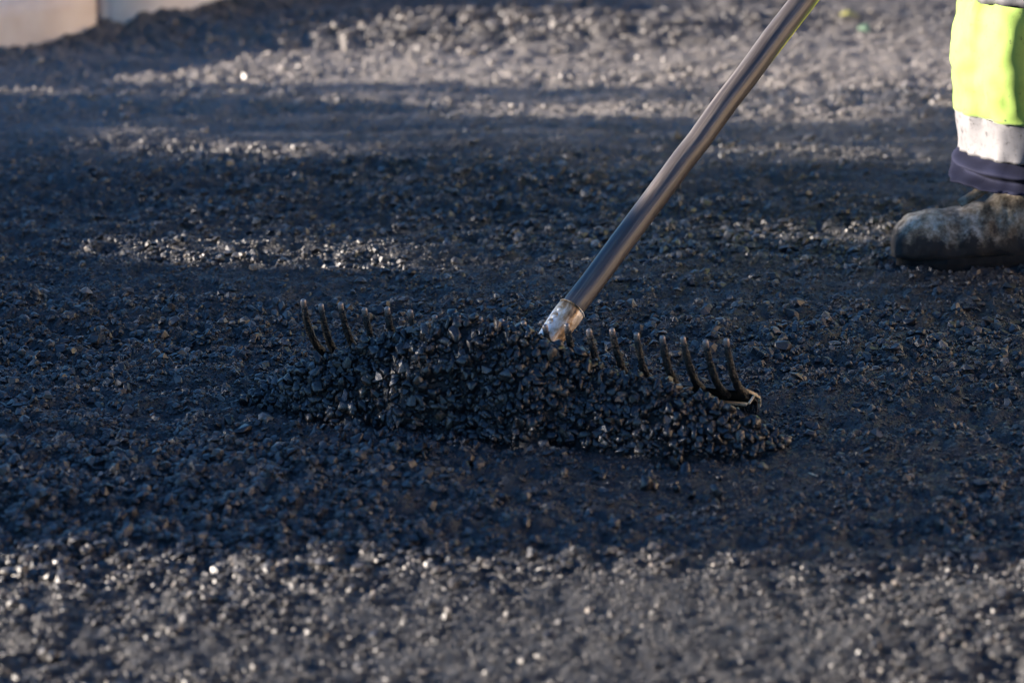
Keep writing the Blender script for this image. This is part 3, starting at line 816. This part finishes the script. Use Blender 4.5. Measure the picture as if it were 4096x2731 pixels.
for z_, wx, wy, cx_, cy_ in [(.78, .17, .235, .17, .13), (.86, .185, .24, .165, .135), (1.00, .18, .225, .15, .15), (1.15, .175, .225, .13, .18), (1.30, .17, .235, .125, .20), (1.40, .145, .225, .12, .20), (1.46, .10, .15, .10, .205), (1.50, .068, .075, .085, .205), (1.53, .066, .070, .08, .205)]:
    rings.append([(cx_+wx*math.cos(2*math.pi*k/40)+.012*mnoise.noise(Vector((math.cos(k/6.4)*2, math.sin(k/6.4)*2, z_*9))), cy_+wy*math.sin(2*math.pi*k/40), z_) for k in range(40)])
me_ = loft(rings, True, True); bm.from_mesh(me_)
for sh_, el_, gr_ in ((sh1, e1, grip2), (sh2, e2, grip1)):
    pts = [sh_+Vector((0, 0, -.01)), sh_.lerp(el_, .35), sh_.lerp(el_, .8), el_, el_.lerp(gr_, .25), el_.lerp(gr_, .6), el_.lerp(gr_, .82)]
    me_ = tube(pts, [.078, .074, .066, .063, .060, .054, .050], 20, .03); bm.from_mesh(me_)
link('jacket', bm_mesh('jacket', bm, True), M_hivis, person)
def face_bit(name, loc, sc, mat, seg=14):
    bm = bmesh.new(); bmesh.ops.create_uvsphere(bm, u_segments=seg, v_segments=8, radius=1)
    for v_ in bm.verts: v_.co = Vector((v_.co.x*sc[0], v_.co.y*sc[1], v_.co.z*sc[2]))
    return link(name, bm_mesh(name, bm, True), mat, person, loc)
M_eye = simple('eye', [(.3, .02), (.7, .05)], 9, .2, bstr=0); M_lip = simple('lip', [(.3, (.35, .14, .11)), (.7, (.42, .18, .14))], 20, .5)
hc = hd+Vector((0, 0, .05))
face_bit('nose', hc+Vector((-.102, 0, -.02)), (.018, .012, .024), M_skin)
for sg in (-1, 1):
    face_bit('eye', hc+Vector((-.082, .030*sg, .012)), (.012, .014, .008), M_eye)
    face_bit('ear', hc+Vector((.005, .080*sg, -.01)), (.018, .010, .030), M_skin)
face_bit('mouth', hc+Vector((-.090, 0, -.062)), (.010, .024, .006), M_lip)
face_bit('hair', hc+Vector((.018, 0, .030)), (.098, .086, .092), M_hair, 24)
bm = bmesh.new(); bmesh.ops.create_uvsphere(bm, u_segments=32, v_segments=16, radius=1)
bmesh.ops.delete(bm, geom=[f for f in bm.faces if f.calc_center_median().z < 0], context='FACES')
for v_ in bm.verts:
    k_ = 1.22 if v_.co.z < .02 else 1.0
    v_.co = Vector((v_.co.x*.128*k_, v_.co.y*.112*k_, v_.co.z*.125))
link('helmet', bm_mesh('helmet', bm, True), M_refl, person, hc+Vector((.005, 0, .045)))

# ------------------------------------------------------------------ small things
M_leaf = simple('fallen_leaf', [(.3, (.22, .22, .06)), (.7, (.30, .28, .08))], 30, .55)
M_leafg = simple('green_leaf', [(.3, (.09, .14, .09)), (.7, (.12, .18, .12))], 30, .55)
def leaf(p, ln, wd, ang, tilt, mat, label):
    V = []; F = []; n = 10
    for i in range(n+1):
        t = i/n; w = wd*math.sin(math.pi*min(.98, max(.02, t)))**.8*(1-.3*t)
        z = .10*ln*math.sin(math.pi*t)
        V += [(ln*(t-.5), -w, z+.35*w), (ln*(t-.5), 0, z), (ln*(t-.5), w, z+.35*w)]
    for i in range(n):
        a = i*3; F += [(a, a+3, a+4, a+1), (a+1, a+4, a+5, a+2)]
    me = mesh_of('leaf', V, F); bm = bmesh.new(); bm.from_mesh(me); bmesh.ops.solidify(bm, geom=bm.faces[:], thickness=.0006); 
    o = link('leaf', bm_mesh('leaf', bm, True), mat); o.location = p; o.rotation_euler = (tilt, .15, ang)
    return tag(o, label, 'leaf')
def on_road(px, py, dz):
    p = G(px, py); p.z = float(road_z(np.array([p.x]), np.array([p.y]))[0])+dz; return p
leaf(on_road(3400, 85, .003), .042, .012, .15, R(14), M_leaf, 'yellow fallen leaf on the sunlit asphalt far behind the handle')
leaf(on_road(3458, 115, .004), .034, .013, -.9, R(24), M_leafg, 'small green leaf beside the yellow leaf on the far asphalt')
M_straw = simple('dry_straw', [(.3, (.55, .42, .28)), (.7, (.7, .58, .42))], 60, .6)
s0 = on_road(3250, 1900, .006)
o = tag(link('straw', tube([(-.006, 0, .003), (0, .001, .001), (.007, -.001, 0)], [.0006, .001, .0008], 8, .1, 'straw'), M_straw), 'tiny pale chip of straw on the smooth dark asphalt at lower right', 'straw'); o.location = s0; o.rotation_euler = (0, 0, -.3)
M_rubble = simple('tan_rubble', [(.3, (.36, .26, .18)), (.7, (.50, .38, .28))], 30, .8, bscale=120, bdist=.003)
bl = stone_mesh(200, 16, sub=1); bl.materials.append(M_rubble)
o = tag(link('stone_chunk', bl), 'tan stone chunk at the very back of the road, at the top edge', 'stone'); o.location = on_road(2262, -4, .006); o.scale = (.042, .022, .018)

scene.render.engine = 'CYCLES'
scene.cycles.filter_width = 1.05
